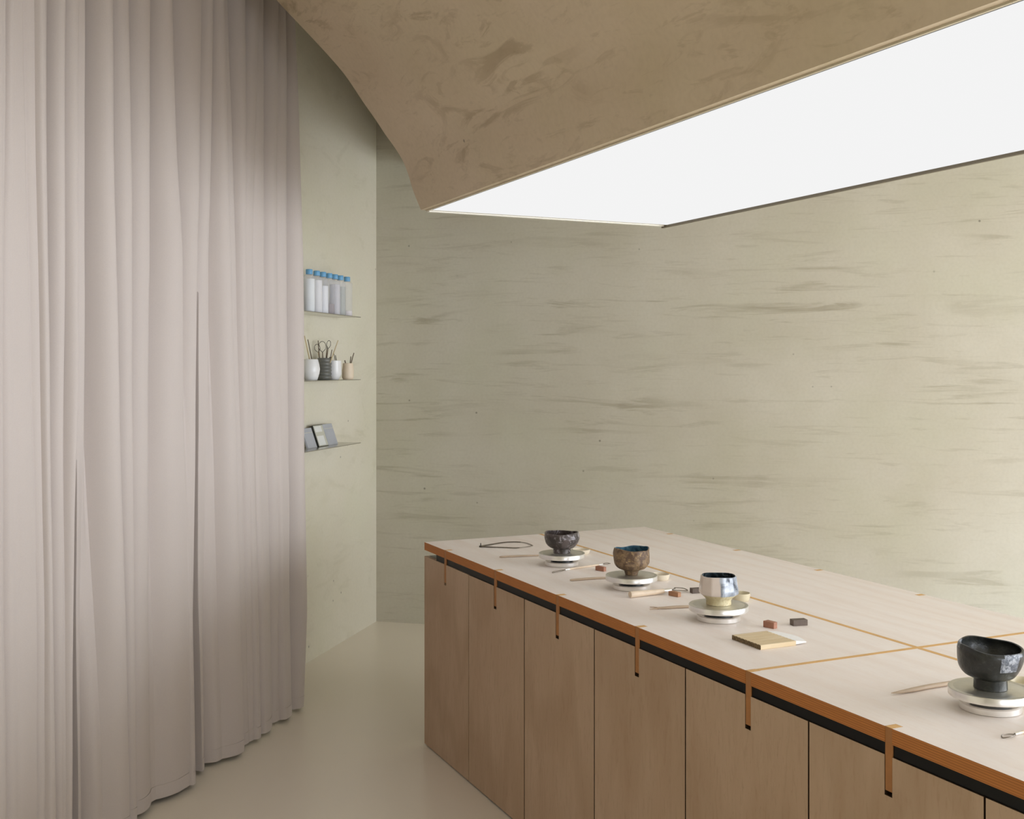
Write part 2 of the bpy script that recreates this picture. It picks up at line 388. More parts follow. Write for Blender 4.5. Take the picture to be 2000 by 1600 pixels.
# ------------------------------------------------------------------ curtain
CR = [  # x at y=0, 500, 1200, 1570, weight top..bottom
    (4, 2, 0, 4, .8, .9), (26, 22, 24, 26, .2, .1), (48, 59, 72, 76, .8, .9), (74, 80, 88, 92, .15, .1), (96, 98, 105, 113, 1, .8), (127, 129, 127, 127, 1, .3), (156, 151, 139, 137, .5, 1.5),
    (171, 176, 190, 196, 1, .15), (215, 221, 240, 247, 1, 1), (255, 262, 266, 270, .9, .8), (299, 305, 297, 298, .9, .6),
    (334, 360, 371, 374, .9, .15), (399, 389, 380, 384, .8, 1.6), (421, 421, 428, 432, .8, .15), (437, 450, 466, 473, .8, 1),
    (455, 471, 489, 495, .7, .6), (482, 485, 500, 504, .9, .15), (510, 499, 515, 519, .6, .1), (523, 523, 534, 541, .8, .9),
    (545, 548, 555, 560, .6, .2), (560, 565, 571, 576, .8, .8), (580, 596, 603, 590, .9, .9)]
C0 = Vector((-.960, 5.26))
def ray_t(x, off):
    k = (x-1000)/F; q = C0+ED*off; return (q.x-k*q.y)/(CD.x-k*CD.y)
def keyed(vals, y):
    ys = (0, 500, 1200, 1570); y = max(-100, min(1700, y))
    for i in range(3):
        if y <= ys[i+1] or i == 2:
            return vals[i]+(vals[i+1]-vals[i])*(y-ys[i])/(ys[i+1]-ys[i])
NR = 72; SUB = 9
rows = []
extra = [.14, .31, .47, .66, .83, 1.02]
for r in range(NR+1):
    z = .018+(H-.03-.018)*(r/NR)
    ex = []
    for c_ in CR:
        Yg = 4.4; t = 0
        for it in range(3):
            y = HOR-(z-EYE)*F/Yg; x = keyed(c_[:4], y); t = ray_t(x, 0); Yg = (C0-CD*t).y
        q = max(0, min(1, (y-0)/1500)); wt = c_[4]+(c_[5]-c_[4])*q
        ex.append([t, wt])
    ex.sort(key=lambda a: -a[0])        # near first
    t0 = ex[0][0]
    ex = [[t0+e, .8] for e in reversed(extra)]+ex
    pts = []
    for i, (t, wt) in enumerate(ex):
        gap = (t-ex[i+1][0]) if i+1 < len(ex) else .09
        gp = (ex[i-1][0]-t) if i else gap
        A = min(.17, .95*gap); Ac = min(.15, .8*min(gap, gp))
        lw = min(1, wt)
        pts.append((t, .012*math.sin(i*2.3)-(1-lw)*Ac*.75))
        if i+1 < len(ex):
            wn = min(1, ex[i+1][1]); dd = A*min(lw, 1)*(.35+.65*wn)
            pts.append((t-gap*.32, -dd+.012*math.sin(i*2.3)))
            if wt > 1.1:
                kk = min(1, (wt-1.1)*3); pts.pop(); pts.append((t-gap*.12, -dd*(1-kk)-.24*kk)); pts.append((t-gap*.56, -dd*(1-kk)-.24*kk)); pts.append((t-gap*.58, -dd*.5))
            else:
                o_v = pts[-1][1]; pts[-1] = (t-gap*.30, o_v); pts.append((t-gap*.34, o_v)); pts.append((t-gap*.40, o_v+.0005))
    pts.append((pts[-1][0]-.035, -.03)); pts.append((pts[-1][0]-.03, -.09))
    row = []
    for i in range(len(pts)-1):
        (ta, oa), (tb, ob) = pts[i], pts[i+1]
        for s_ in range(SUB):
            q = s_/SUB; sm = (1-math.cos(PI*q))/2
            if ob > oa+.004: sm = 1-(1-q)**2.8
            elif ob < oa-.004: sm = 1-math.cos(q*PI/2)
            t = ta+(tb-ta)*q; off = oa+(ob-oa)*sm
            nz = noise.noise(Vector((t*6, z*.9, 3)))*.010+noise.noise(Vector((t*20, z*2.5, 9)))*.0025
            row.append((t, off+nz))
    row.append(pts[-1])
    rows.append((z, row))
def curt_mesh(r0, r1, shift=0, zadj=0):
    b = MB(); n = len(rows[0][1]); vs_ = []
    for r in range(r0, r1+1):
        z, row = rows[r]
        for j, (t, off) in enumerate(row):
            fl = 0
            if z < .16:
                fl = 0
            p = C0-CD*t+ED*(off+shift+fl); vs_.append((p.x, p.y, z))
    b.add(vs_, [(i*n+j, i*n+j+1, (i+1)*n+j+1, (i+1)*n+j) for i in range(r1-r0) for j in range(n-1)])
    return b
ct = thing('curtain', 'floor-length pale pinkish grey linen curtain hanging in deep vertical folds at the left', 'curtain', (C0.x-.25, C0.y-1.0, 0))
b = curt_mesh(1, NR); o = b.build('drape', M_CURT, ct, org=tuple(ct.location), smooth=True)
b = curt_mesh(0, 1, shift=.0012); o2 = b.build('hem', M_CURT, ct, org=tuple(ct.location), smooth=True)
for oo in (o, o2):
    oo.data.polygons.foreach_set('use_smooth', [True]*len(oo.data.polygons))
rl = MB(); a_, b_ = C0+CD*.1, C0-CD*3.2
Mx = Matrix.Translation((b_.x, b_.y, 0)) @ Matrix.Rotation(AC, 4, 'Z')
rl.box(0, (a_-b_).length, .005, .045, H-.035, H-.001, M=Mx); rl.build('rail', M_FRAME, ct, org=tuple(ct.location))

# ------------------------------------------------------------------ wall shelves and what stands on them
SZ = [1.889, 1.533, 1.172]; SD = .157; TF = .6466; TN = 1.62; ST = .004
lab = ['thin steel wall shelf holding the blue-capped bottles, topmost of three', 'thin steel wall shelf holding the pots of tools, middle of three', 'thin steel wall shelf holding the leaning slabs, lowest of three']
for z, l in zip(SZ, lab):
    t_ = thing('wall_shelf', l, 'shelf', (K.x-CD.x*TF, K.y-CD.y*TF, z), AC, 'thin steel wall shelves')
    # local x along +CD, local y = left (into wall) ; shelf lies at x -L..0 and y -SD..0
    MB().box(-(TN-TF), 0, -SD, 0, -ST, 0, bev=.001).build('shelf_plate', M_STEEL, t_)
# bottles
caps = [603.8, 618.5, 630.6, 642.8, 653.9, 664.6, 677.6]
fill = [(.93, (236, 238, 238)), (.93, (232, 230, 230)), (.80, (236, 236, 238)), (.30, (150, 138, 138)), (.90, (206, 203, 206)), (.86, (178, 180, 172)), (.17, (236, 228, 226))]
bl = ['frosted bottle with blue cap nearly full of white powder, next to the curtain', 'frosted bottle with blue cap nearly full of off-white powder, second from the curtain',
      'frosted bottle with blue cap four fifths full of white powder, third from the curtain', 'frosted bottle with blue cap and a low fill of mauve grey powder',
      'frosted bottle with blue cap full of light grey powder, just right of the mauve fill', 'frosted bottle with blue cap holding greenish grey powder, second from the far end',
      'frosted bottle with blue cap and shallow pale pink fill at the far end']
for x, (fh, fcol), l in zip(caps, fill, bl):
    d = .098; t = t_at(x, d); R_ = .031; HB = .187
    th = thing('bottle', l, 'bottle', S(t, d, SZ[0]), 0, 'blue-capped bottles on the top shelf')
    MB().lathe([(R_-.003, 0), (R_, .004), (R_, HB), (R_-.008, HB+.008), (.017, HB+.012), (.016, HB+.018)], 24).build('bottle_body', M_BOT, th, smooth=True)
    MB().lathe([(R_-.003, .002), (R_-.002, .004), (R_-.002, HB*fh), (R_-.004, HB*fh+.001)], 24).build('powder', plain('powder', fcol, .9, nz=.03), th, smooth=True)
    MB().lathe([(.0175, HB+.012), (.018, HB+.013), (.018, HB+.036), (.0165, HB+.038)], 20, fn=lambda p, a, k: p*1.0 if k in (0, 3) else Vector((p.x*(1+.02*(int(a/PI*10) % 2)), p.y*(1+.02*(int(a/PI*10) % 2)), p.z))).build('cap', M_CAP, th, smooth=True)
# pots
def pot(x, d, prof, mat, label):
    t = t_at(x, d); th = meta(MB().lathe(prof, 32).build('tool_pot', mat, loc=S(t, d, SZ[1]), smooth=True), label, 'pot', 'pots of tools on the middle shelf')
    return S(t, d, SZ[1])
def shell(outer, th=.004, fl=.006):
    return outer+[(outer[-1][0]-th*.5, outer[-1][1]+.001)]+[(max(.002, r-th), z) for r, z in reversed(outer) if z > fl]+[(.002, fl)]
p1 = pot(607.5, .085, shell([(.030, 0), (.034, .004), (.044, .035), (.047, .058), (.043, .085), (.036, .110)]), M_WHITE, 'round-bellied white pot of tools next to the curtain on the middle shelf')
rib = [(.033, 0), (.037, .003)]
for i in range(6):
    z0 = .006+i*.0185; rib += [(.0375, z0), (.040, z0+.006), (.040, z0+.011), (.0365, z0+.0165)]
rib += [(.036, .118)]
p2 = pot(633.5, .070, shell(rib), M_GREYG, 'dark grey ribbed pot holding wire loop tools')
p3 = pot(653, .090, shell([(.022, 0), (.026, .003), (.0385, .030), (.039, .055), (.038, .105)]), M_WHITE, 'white pot with angled base holding a dark brush and wires')
p4 = pot(679.5, .105, shell([(.028, 0), (.029, .003), (.033, .010), (.033, .050), (.029, .085), (.028, .091)]), M_PEACH, 'small peach coloured pot with three thin brushes')
CAMR = Vector((1, 0, 0))
def shelf_tool(name, p, base, tip, rad, mat, label, cat, loop=None):
    # base/tip: (dx, dz) image-plane offsets in metres from the pot foot
    a = p+Vector((base[0], base[2] if len(base) > 2 else 0, base[1])); q = p+Vector((tip[0], tip[2] if len(tip) > 2 else 0, tip[1]))
    th = thing(name, label, cat, a, 0, 'tools standing in the shelf pots')
    MB().tube([Vector((0, 0, 0)), (q-a)*.5+Vector((.001, 0, 0)), q-a], [rad*.8, rad, rad*.8], 8).build('handle', mat, th, smooth=True)
    if loop:
        dirv = (q-a).normalized(); side = Vector((dirv.z, 0, -dirv.x)); L, W = loop
        pts = [q-a, q-a+dirv*L*.35+side*W, q-a+dirv*L*.8+side*W*.9, q-a+dirv*L, q-a+dirv*L*.8-side*W*.9, q-a+dirv*L*.35-side*W, q-a]
        MB().tube(spline(pts, 5), .0016, 6).build('wire_loop', M_DARKMETAL, th, smooth=True)
    return th
shelf_tool('modelling_stick', p1, (.010, .02), (-.035, .235), .0032, M_TWIGL, 'long pale stick leaning left out of the round white pot', 'tool')
shelf_tool('modelling_stick', p1, (.020, .02), (-.018, .215, .006), .0028, M_TWIG, 'dark thin stick behind the pale one in the round white pot', 'tool')
shelf_tool('modelling_stick', p2, (-.022, .02), (-.034, .215), .0030, M_TWIG, 'upright dark stick at the left rim of the ribbed pot', 'tool')
shelf_tool('loop_tool', p2, (-.006, .02), (-.010, .150), .0030, M_TWIG, 'loop tool with a wide wire hoop in the ribbed pot', 'tool', (.060, .018))
shelf_tool('loop_tool', p2, (.000, .02, -.01), (.020, .170), .0030, M_TWIG, 'loop tool leaning right with dark bent wire in the ribbed pot', 'tool', (.045, .010))
shelf_tool('loop_tool', p2, (-.012, .02, .01), (-.034, .150), .0026, M_TWIGL, 'loop tool with pale handle leaning left in the ribbed pot', 'tool', (.045, .014))
shelf_tool('modelling_stick', p2, (-.004, .02, .016), (.012, .185, .02), .0026, M_TWIG, 'thin dark stick between the loops in the ribbed pot', 'tool')
shelf_tool('modelling_stick', p2, (.012, .02, .008), (.040, .165, .01), .0026, M_TWIG, 'dark stick leaning right beside the long pale brush in the ribbed pot', 'tool')
shelf_tool('paint_brush', p2, (.006, .02, -.014), (.078, .215, -.02), .0028, M_TWIGL, 'long pale brush leaning far right out of the ribbed pot', 'brush')
shelf_tool('sponge_stick', p3, (-.012, .02), (-.022, .125), .008, M_TWIG, 'short thick dark brush in the angled white pot', 'brush')
shelf_tool('wire_tool', p3, (.020, .02), (-.004, .150), .0020, M_DARKMETAL, 'thin wire tool leaning left in the angled white pot', 'tool')
shelf_tool('wire_tool', p3, (.026, .02, .008), (.006, .135), .0024, M_DARKMETAL, 'shorter wire tool at the right rim of the angled white pot', 'tool')
shelf_tool('paint_brush', p4, (-.004, .02), (.034, .150), .0030, M_TWIG, 'longest dark brush leaning right in the small peach pot', 'brush')
shelf_tool('paint_brush', p4, (.002, .02, .006), (.016, .130, .006), .0028, M_TWIG, 'middle brush in the small peach pot', 'brush')
shelf_tool('paint_brush', p4, (.008, .015, .0), (-.018, .108), .0042, M_DARKWOOD, 'short thick dark brush leaning left in the small peach pot', 'brush')
# slabs leaning on the wall
def slab(x0, x1, h, label, boxy=False):
    d = .080; ta, tb = t_at(x0, d), t_at(x1, d); L = abs(ta-tb)
    th = thing('sample_box' if boxy else 'stone_slab', label, 'box' if boxy else 'slab', S((ta+tb)/2, d, SZ[2]), AC, None)
    if not boxy: th['group'] = 'grey slabs on the lowest shelf'
    lean = math.radians(19)
    # local: x along CD, y towards wall, z up; back bottom edge rests on the shelf
    Mx = Matrix.Rotation(-lean, 4, 'X'); tk = .020 if boxy else .012
    if boxy:
        MB().box(-L/2, L/2, 0, tk, .0, h, bev=.001, M=Mx).build('case', M_SLABEDGE, th)
        MB().box(-L/2+.003, L/2-.003, -.0015, 0, .003, h-.003, M=Mx).build('front', M_SLABFACE, th)
        MB().box(-L/2+.008, L/2-.030, -.0028, -.0015, h-.040, h-.008, M=Mx).build('panel', M_SLABLAB, th)
        MB().box(-L/2+.008, L/2-.032, -.0028, -.0015, .008, h-.062, M=Mx).build('panel', M_SLABLAB, th)
    else:
        MB().box(-L/2, L/2, 0, tk, 0, h, bev=.0015, M=Mx).build('slab_body', M_SLAB, th)
        MB().box(-L/2+.004, L/2-.004, -.001, 0, h-.028, h-.025, M=Mx).build('top_line', M_SLABFACE, th)
slab(603, 620, .112, 'plain grey slab half hidden by the curtain edge on the lowest shelf')
slab(623.5, 642, .122, 'black-edged box with pale panelled face leaning between two grey slabs', True)
slab(643, 660.5, .122, 'plain bluish grey slab at the far end of the leaning row')

# ------------------------------------------------------------------ work table
NU = 9; PU = .4955; TL = NU*PU+.026; TW = 1.09; U0 = .485-PU
wt = thing('worktop', 'long whitewashed plywood worktop with orange inlay lines', 'table', T(0, 0, 0), RT)
CUi, CVi = 2.243, .548; IW = .016; TH = .033
qs = [(0, CUi-IW/2, 0, CVi-IW/2), (CUi+IW/2, TL, 0, CVi-IW/2), (0, CUi-IW/2, CVi+IW/2, TW), (CUi+IW/2, TL, CVi+IW/2, TW)]
FW = .020; FD = .030
fins_u = [.238+PU*k for k in range(9)]
fins_u[4] = CUi
def panel(u0, u1, v0, v1, front):
    # polygon with notches where the fins pass through the edge
    fs = [f for f in fins_u if u0-.02 < f < u1+.02]
    pts = []
    if front:
        cur = [(u0, v0)] if not any(f-FW/2 <= u0 for f in fs) else []
        for f in fs:
            a, b2 = f-FW/2-.0004, f+FW/2+.0004
            if a > u0: cur += [(a, v0), (a, v0+FD)]
            else: cur += [(u0, v0+FD)]
            if b2 < u1: cur += [(b2, v0+FD), (b2, v0)]
            else: cur += [(u1, v0+FD)]
        if not (fs and fs[-1]+FW/2 >= u1): cur += [(u1, v0)]
        pts = cur+[(u1, v1), (u0, v1)]
    else:
        cur = [(u1, v1)] if not (fs and fs[-1]+FW/2 >= u1) else []
        for f in reversed(fs):
            a, b2 = f-FW/2-.0004, f+FW/2+.0004
            if b2 < u1: cur += [(b2, v1), (b2, v1-FD)]
            else: cur += [(u1, v1-FD)]
            if a > u0: cur += [(a, v1-FD), (a, v1)]
            else: cur += [(u0, v1-FD)]
        if not (fs and fs[0]-FW/2 <= u0): cur += [(u0, v1)]
        pts = [(u0, v0), (u1, v0)]+cur
    MB().prism(pts, ZT-TH, ZT, side=1).build('top_panel', [M_TOP, M_PLY], wt)
for i, q in enumerate(qs): panel(*q, front=i < 2)
MB().box(0, CUi-IW/2, CVi-IW/2+.0004, CVi+IW/2-.0004, ZT-TH, ZT+.0003).build('inlay_strip', M_INLAY, wt)
MB().box(CUi+IW/2, TL, CVi-IW/2+.0004, CVi+IW/2-.0004, ZT-TH, ZT+.0003).build('inlay_strip', M_INLAY, wt)
MB().box(CUi-IW/2+.0004, CUi+IW/2-.0004, FD, TW-FD, ZT-TH, ZT+.0003).build('inlay_strip', M_INLAY, wt)
ZF = .727; ZC = .800
for f in fins_u:
    if f > TL: continue
    for sg in (0, 1):
        ys = lambda a: a if sg == 0 else TW-a
        pl_ = [(ys(.0005), ZF), (ys(.0195), ZF), (ys(.0195), ZT-TH), (ys(FD), ZT-TH), (ys(FD), ZT+.0002), (ys(.0005), ZT+.0002)]
        Mx = Matrix(((0, 0, 1, 0), (1, 0, 0, 0), (0, 1, 0, 0), (0, 0, 0, 1)))
        fo = MB().prism(pl_, f-FW/2, f+FW/2, M=Mx).build('fin', [M_FIN, M_INLAY], wt, bevel=.0008)
        for pl2 in fo.data.polygons:
            if pl2.normal.z > .9 and pl2.center.z > ZT-.001: pl2.material_index = 1
MB().box(.13, TL-.10, .0205, TW-.0205, ZC+.0005, ZT-TH-.0003).build('spacer', M_BLACK, wt)
eds = [.13]+[q for f in fins_u for q in (f-FW/2-.0003, f+FW/2+.0003)]+[TL-.10]
for a, e in zip(eds[0::2], eds[1::2]):
    for v0, v1 in ((.004, .0205), (TW-.0205, TW-.004)):
        MB().box(a, e, v0, v1, ZC+.0005, ZT-TH-.0003).build('spacer_strip', M_BLACK, wt)
cb = thing('storage_cabinet', 'long low cabinet of plain pinkish brown plywood doors under the worktop', 'cabinet', T(0, 0, 0), RT)
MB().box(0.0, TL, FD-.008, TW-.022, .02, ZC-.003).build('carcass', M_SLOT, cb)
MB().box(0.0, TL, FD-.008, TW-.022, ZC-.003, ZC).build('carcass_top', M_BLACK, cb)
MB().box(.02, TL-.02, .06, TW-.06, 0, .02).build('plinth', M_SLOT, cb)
seams = [0.0]+[.485+PU*k for k in range(9)]; seams[-1] = TL
gp = .0025
for k in range(9):
    a, e = seams[k]+(gp if k else 0), seams[k+1]-(gp if k < 8 else 0); f = fins_u[k]; g2 = FW/2+.001; zb = ZF-.010
    poly = [(a, .006), (e, .006), (e, ZC), (f+g2, ZC), (f+g2, zb), (f-g2, zb), (f-g2, ZC), (a, ZC)]
    # door face is upright: prism along v
    for side in (0, 1):
        Mx = Matrix(((1, 0, 0, 0), (0, 0, 1, 0), (0, 1, 0, 0), (0, 0, 0, 1)))
        v0, v1 = (0.0, .020) if side == 0 else (TW-.020, TW)
        MB().prism(poly, v0, v1, M=Mx, side=1).build('door', [M_DOORS[k], M_SEAM if k else M_DOORS[0]], cb)

# ------------------------------------------------------------------ things on the table
def wheel(u, v, label):
    p = T(u, v, ZT); th = thing('banding_wheel', label, 'turntable', p, 0, 'aluminium banding wheels along the table')
    MB().lathe([(.060, 0), (.0635, .0015), (.0635, .0135), (.061, .016), (.02, .016)], 64).build('base', M_ALU, th, smooth=True)
    MB().lathe([(.042, .0161), (.042, .0285)], 40).build('bearing', M_BLACK, th, smooth=True)
    hd = MB().lathe([(.060, .0286), (.0855, .0286), (.0865, .0295), (.0865, .0443), (.0855, .0455), (.078, .0455), (.077, .0450), (.0745, .0450), (.0735, .0455), (.002, .0455)], 96).build('wheel_head', [M_ALU, M_ALUTOP], th, smooth=True)
    me = hd.data
    for pl in me.polygons:
        if pl.center.z > .0448: pl.material_index = 1
    return p+Vector((0, 0, .0455))
w1 = wheel(.7356, .274, 'aluminium banding wheel under the crackled grey bowl')
w2 = wheel(1.2326, .278, 'aluminium banding wheel under the bark brown bowl')
w3 = wheel(1.7465, .266, 'aluminium banding wheel under the faceted white cup')
w4 = wheel(2.713, .2913, 'aluminium banding wheel under the black bowl')
def vessel(name, p, outer, mats, label, amp=.0015, nsc=18, facet=0, rimfn=None, inner_from=None, seg=64, th_=.005, seed=0, foot_mat=None, sq=1.0):
    n_o = len(outer); pr = list(outer)+[(outer[-1][0]-th_*.5, outer[-1][1]+.0012)]+[(max(.003, r-th_), z) for r, z in reversed(outer) if z > .022]+[(.003, .020)]
    zr = outer[-1][1]
    def fn(q, a, k):
        r = math.hypot(q.x, q.y)
        if r < .004: return q
        d = noise.noise(Vector((math.cos(a)*r*nsc+seed, math.sin(a)*r*nsc, q.z*nsc)))*amp*2.2
        s_ = 1+d/r*(1 if q.z > .03 else max(.12, (q.z-.012)/.018))
        if facet and .022 < q.z:
            fa = 2*PI/facet; aa = ((a+.25) % fa)-fa/2; s_ *= (math.cos(fa/2)/math.cos(aa)+.035) if k < n_o else 1.0
        z = q.z
        if rimfn and z > .02: z += rimfn(a)*((z-.02)/(zr-.02))**2
        return Vector((q.x*s_, q.y*s_*sq, z))
    mif = (lambda k: (2 if foot_mat and k < foot_mat else (0 if k <= n_o-1 else 1)))
    o = MB().lathe(pr, seg, fn=fn, mif=mif).build(name, mats, loc=p, smooth=True)
    return o
def dense(pts, n=5):
    return [(p.x, p.y) for p in spline([(a, b, 0) for a, b in pts], n)]
foot1 = [(.030, 0), (.0325, .001), (.0325, .014)]
c1 = vessel('tea_bowl', w1, foot1+dense([(.033, .016), (.046, .022), (.059, .036), (.0665, .054), (.0655, .066), (.0625, .076)]), [M_CUP1, M_CUP1], '', .0016, 30, rimfn=lambda a: .0022*math.sin(a*2+2.2)+.0008*math.sin(a*5), seed=1)
meta(c1, 'round crackled dark grey tea bowl on the farthest banding wheel', 'bowl')
c2 = vessel('tea_bowl', w2, [(.019, 0), (.021, .001), (.024, .012)]+dense([(.027, .016), (.045, .023), (.056, .036), (.0595, .052), (.0605, .070), (.0595, .088)]), [M_CUP2, M_CUP2I], '', .0018, 36, rimfn=lambda a: .003*math.sin(a*2+.6)+.0012*math.sin(a*5+1), seed=5)
meta(c2, 'bark-textured brown tea bowl with glossy blue inside', 'bowl')
c3 = vessel('tea_cup', w3, [(.034, 0), (.0365, .001), (.0365, .014), (.040, .020)]+[(.054, .031), (.0565, .036), (.0555, .045), (.0525, .065), (.0500, .084)], [M_CUP3, M_CUP3I, M_CUP3F], '', .0004, 20, facet=10, rimfn=lambda a: .001*math.sin(a*3), seed=9, foot_mat=4, seg=80, th_=.0035)
meta(c3, 'faceted white and cloudy blue cup with cream foot', 'cup')
c4 = vessel('tea_bowl', w4, [(.033, 0), (.0345, .001), (.0335, .020)]+dense([(.034, .022), (.050, .030), (.062, .046), (.068, .064), (.0705, .082), (.0675, .092)]), [M_CUP4, M_CUP4], '', .0032, 16, rimfn=lambda a: .006*math.cos(a-2.4)-.0005+.0012*math.sin(a*4), seed=3)
meta(c4, 'large uneven black tea bowl on the nearest banding wheel', 'bowl')
# silver flashes on the black bowl, following its surface
me = c4.data; me.materials.append(M_CUP4P)
for pl in me.polygons:
    cx, cy, cz = pl.center; a = math.degrees(math.atan2(cy, cx)); r = math.hypot(cx, cy)
    if (-97 < a < -58 and .048 < cz < .080 and r > .05) or (-88 < a < -42 and cz > .080 and r > .064): pl.material_index = 2
    if 138 < a < 200 and cz > .088: pl.material_index = 2
# small dishes behind the wheels
def dish(p, r, h, label, mat=M_CREAM):
    pr = [(r*.80, 0), (r*.84, .001), (r*.95, h*.5), (r, h), (r-.0022, h+.0008), (r*.95-.004, h*.5), (r*.8-.004, .004), (.002, .004)]
    meta(MB().lathe(pr, 40).build('small_dish', mat, loc=p, smooth=True), label, 'dish', 'cream dishes behind the wheels')
M_CREAM2 = plain('pale_dish', (224, 212, 190), .4, nz=.04)
dish(G(1135, 1082), .036, .018, 'pale shallow dish tucked behind the crackled grey bowl', M_CREAM2)
dish(G(1289, 1132.5), .034, .020, 'pale shallow dish behind the wheel of the brown bowl', M_CREAM2)
dish(G(1447, 1173), .030, .024, 'cream dish behind the wheel of the faceted cup')
dish(G(2002, 1350), .036, .024, 'cream dish behind the black bowl, cut by the frame edge')

def px_tool(name, label, cat, pts, rads, mat, flat=1.0, group=None, z=None, part='handle', seg=12):
    P = [G(x, y, ZT) for x, y in pts]; org = sum(P, Vector())/len(P); org.z = ZT
    rr = rads
    P = [q+Vector((0, 0, (max(rr) if not isinstance(rr, (int, float)) else rr)*flat)) for q in P]
    th = thing(name, label, cat, org, 0, group)
    b = MB(); sp = spline(P, 4); 
    if isinstance(rr, (int, float)): R_ = rr
    else:
        R_ = []
        for i in range(len(rr)-1):
            for k in range(4): R_.append(rr[i]+(rr[i+1]-rr[i])*k/4)
        R_.append(rr[-1])
    b.tube(sp, R_, seg, flat); b.build(part, mat, th, org=org, smooth=True)
    return th, org
GR = 'pale wooden tools beside the wheels'
px_tool('wooden_knife', 'thin brown wooden tool left of the farthest wheel', 'tool', [(976, 1090), (980, 1089.7), (1010, 1088.2), (1040, 1087.2), (1056, 1086.6)], [.0015, .0045, .0050, .0040, .0030], M_STICK, .8, GR)
px_tool('wooden_knife', 'pale wooden tool with rounded end left of the brown bowl', 'tool', [(1113, 1135.5), (1118, 1135.2), (1145, 1133), (1170, 1131.5), (1186, 1131)], [.0015, .0048, .0052, .0050, .0040], M_STICK, .8, GR)
px_tool('wooden_knife', 'pale wooden tool with forked tip left of the faceted cup', 'tool', [(1284, 1190.5), (1300, 1190), (1320, 1188.6), (1335, 1188), (1350, 1187.6)], [.0030, .0050, .0056, .0056, .0050], M_STICK, .8, GR)
th, org = px_tool('wooden_knife', 'thick pale wooden tool with pointed end left of the black bowl', 'tool', [(1741, 1358.5), (1760, 1356), (1785, 1351.5), (1815, 1345.5), (1856, 1339)], [.0012, .0045, .0066, .0070, .0066], M_STICK, .75, GR)
# forked prongs of the third one
tk = [o for o in bpy.data.objects if o.get('label', '').startswith('pale wooden tool with forked')][0]
for ya, yb in ((1190.5, 1191.5), (1189.5, 1187.0)):
    a, e = G(1286, ya), G(1269, yb); b = MB(); b.tube([a+Vector((0, 0, .003)), (a+e)/2+Vector((0, 0, .003)), e+Vector((0, 0, .002))], [.0024, .0018, .0008], 8); b.build('prong', M_STICK, tk, org=tuple(tk.location), smooth=True)

# caliper
org = G(985, 1067); cp = thing('caliper', 'curved metal caliper lying near the far corner of the table', 'caliper', org, 0)
zz = Vector((0, 0, .0025))
up = [G(x, y)+zz for x, y in ((938, 1068.5), (960, 1064.5), (985, 1060.5), (1008, 1059.6), (1024, 1061), (1036, 1064.5), (1040, 1067))]
lo = [G(x, y)+zz for x, y in ((938, 1069), (960, 1069.8), (985, 1070.6), (1006, 1071.4), (1022, 1070.3), (1034, 1068.6), (1040, 1066.6))]
MB().tube(spline(up, 5), [.0075]*6+[.0060]*12+[.0030]*13, 8, .28).build('caliper_arm', M_TOOLMET, cp, org=org, smooth=True)
lo2 = [q+Vector((0, 0, .0002)) for q in lo]
MB().tube(spline(lo2, 5), [.0070]*6+[.0055]*12+[.0028]*13, 8, .28).build('caliper_arm', M_TOOLMET, cp, org=org, smooth=True)
pv = G(939, 1069); MB().lathe([(.006, 0), (.006, .006), (.002, .007), (.002, .016), (.001, .017)], 12, M=Matrix.Translation(pv)).build('pivot_screw', M_DARKMETAL, cp, org=org, smooth=True)

# double-ended ribbon tool near the first wheel
def double_tool(px, label, r=.0036):
    (xl, yl), (xa, ya), (xb, yb), (xr, yr) = px
    A, B, L_, R__ = G(xa, ya), G(xb, yb), G(xl, yl), G(xr, yr); o_ = (A+B)/2; h = Vector((0, 0, r))
    th = thing('ribbon_tool', label, 'tool', o_, 0)
    d = (B-A).normalized(); fa = A+d*.020; fb = B-d*.020
    MB().tube([fa+h, (fa+fb)/2+h, fb+h], [r*.9, r, r*.9], 10).build('handle', M_HANDLE, th, org=o_, smooth=True)
    for s_, (e0, e1, tip, wd) in enumerate(((A, fa, L_, .007), (B, fb, R__, .008))):
        MB().tube([e0+h, e1+h], [r*.8, r*1.02], 10).build('ferrule', M_ALU, th, org=o_, smooth=True)
        ax = (tip-e0); nn = Vector((-ax.y, ax.x, 0)).normalized()*wd
        pts = [e0+h, e0+ax*.35+nn*.9+h, e0+ax*.8+nn+h, tip+h*.5, e0+ax*.8-nn+h, e0+ax*.35-nn*.9+h, e0+h]
        MB().tube(spline(pts, 5), .0011, 6).build('wire_loop', M_TOOLMET, th, org=o_, smooth=True)
double_tool(((1079, 1120), (1104, 1115), (1177, 1104), (1191, 1101.5)), 'slim double-ended ribbon tool with silver ferrules between the first two wheels')
double_tool(((1958, 1443), (1982, 1438), (2080, 1412), (2100, 1408)), 'double-ended wire tool with hooked tip at the right edge below the black bowl')
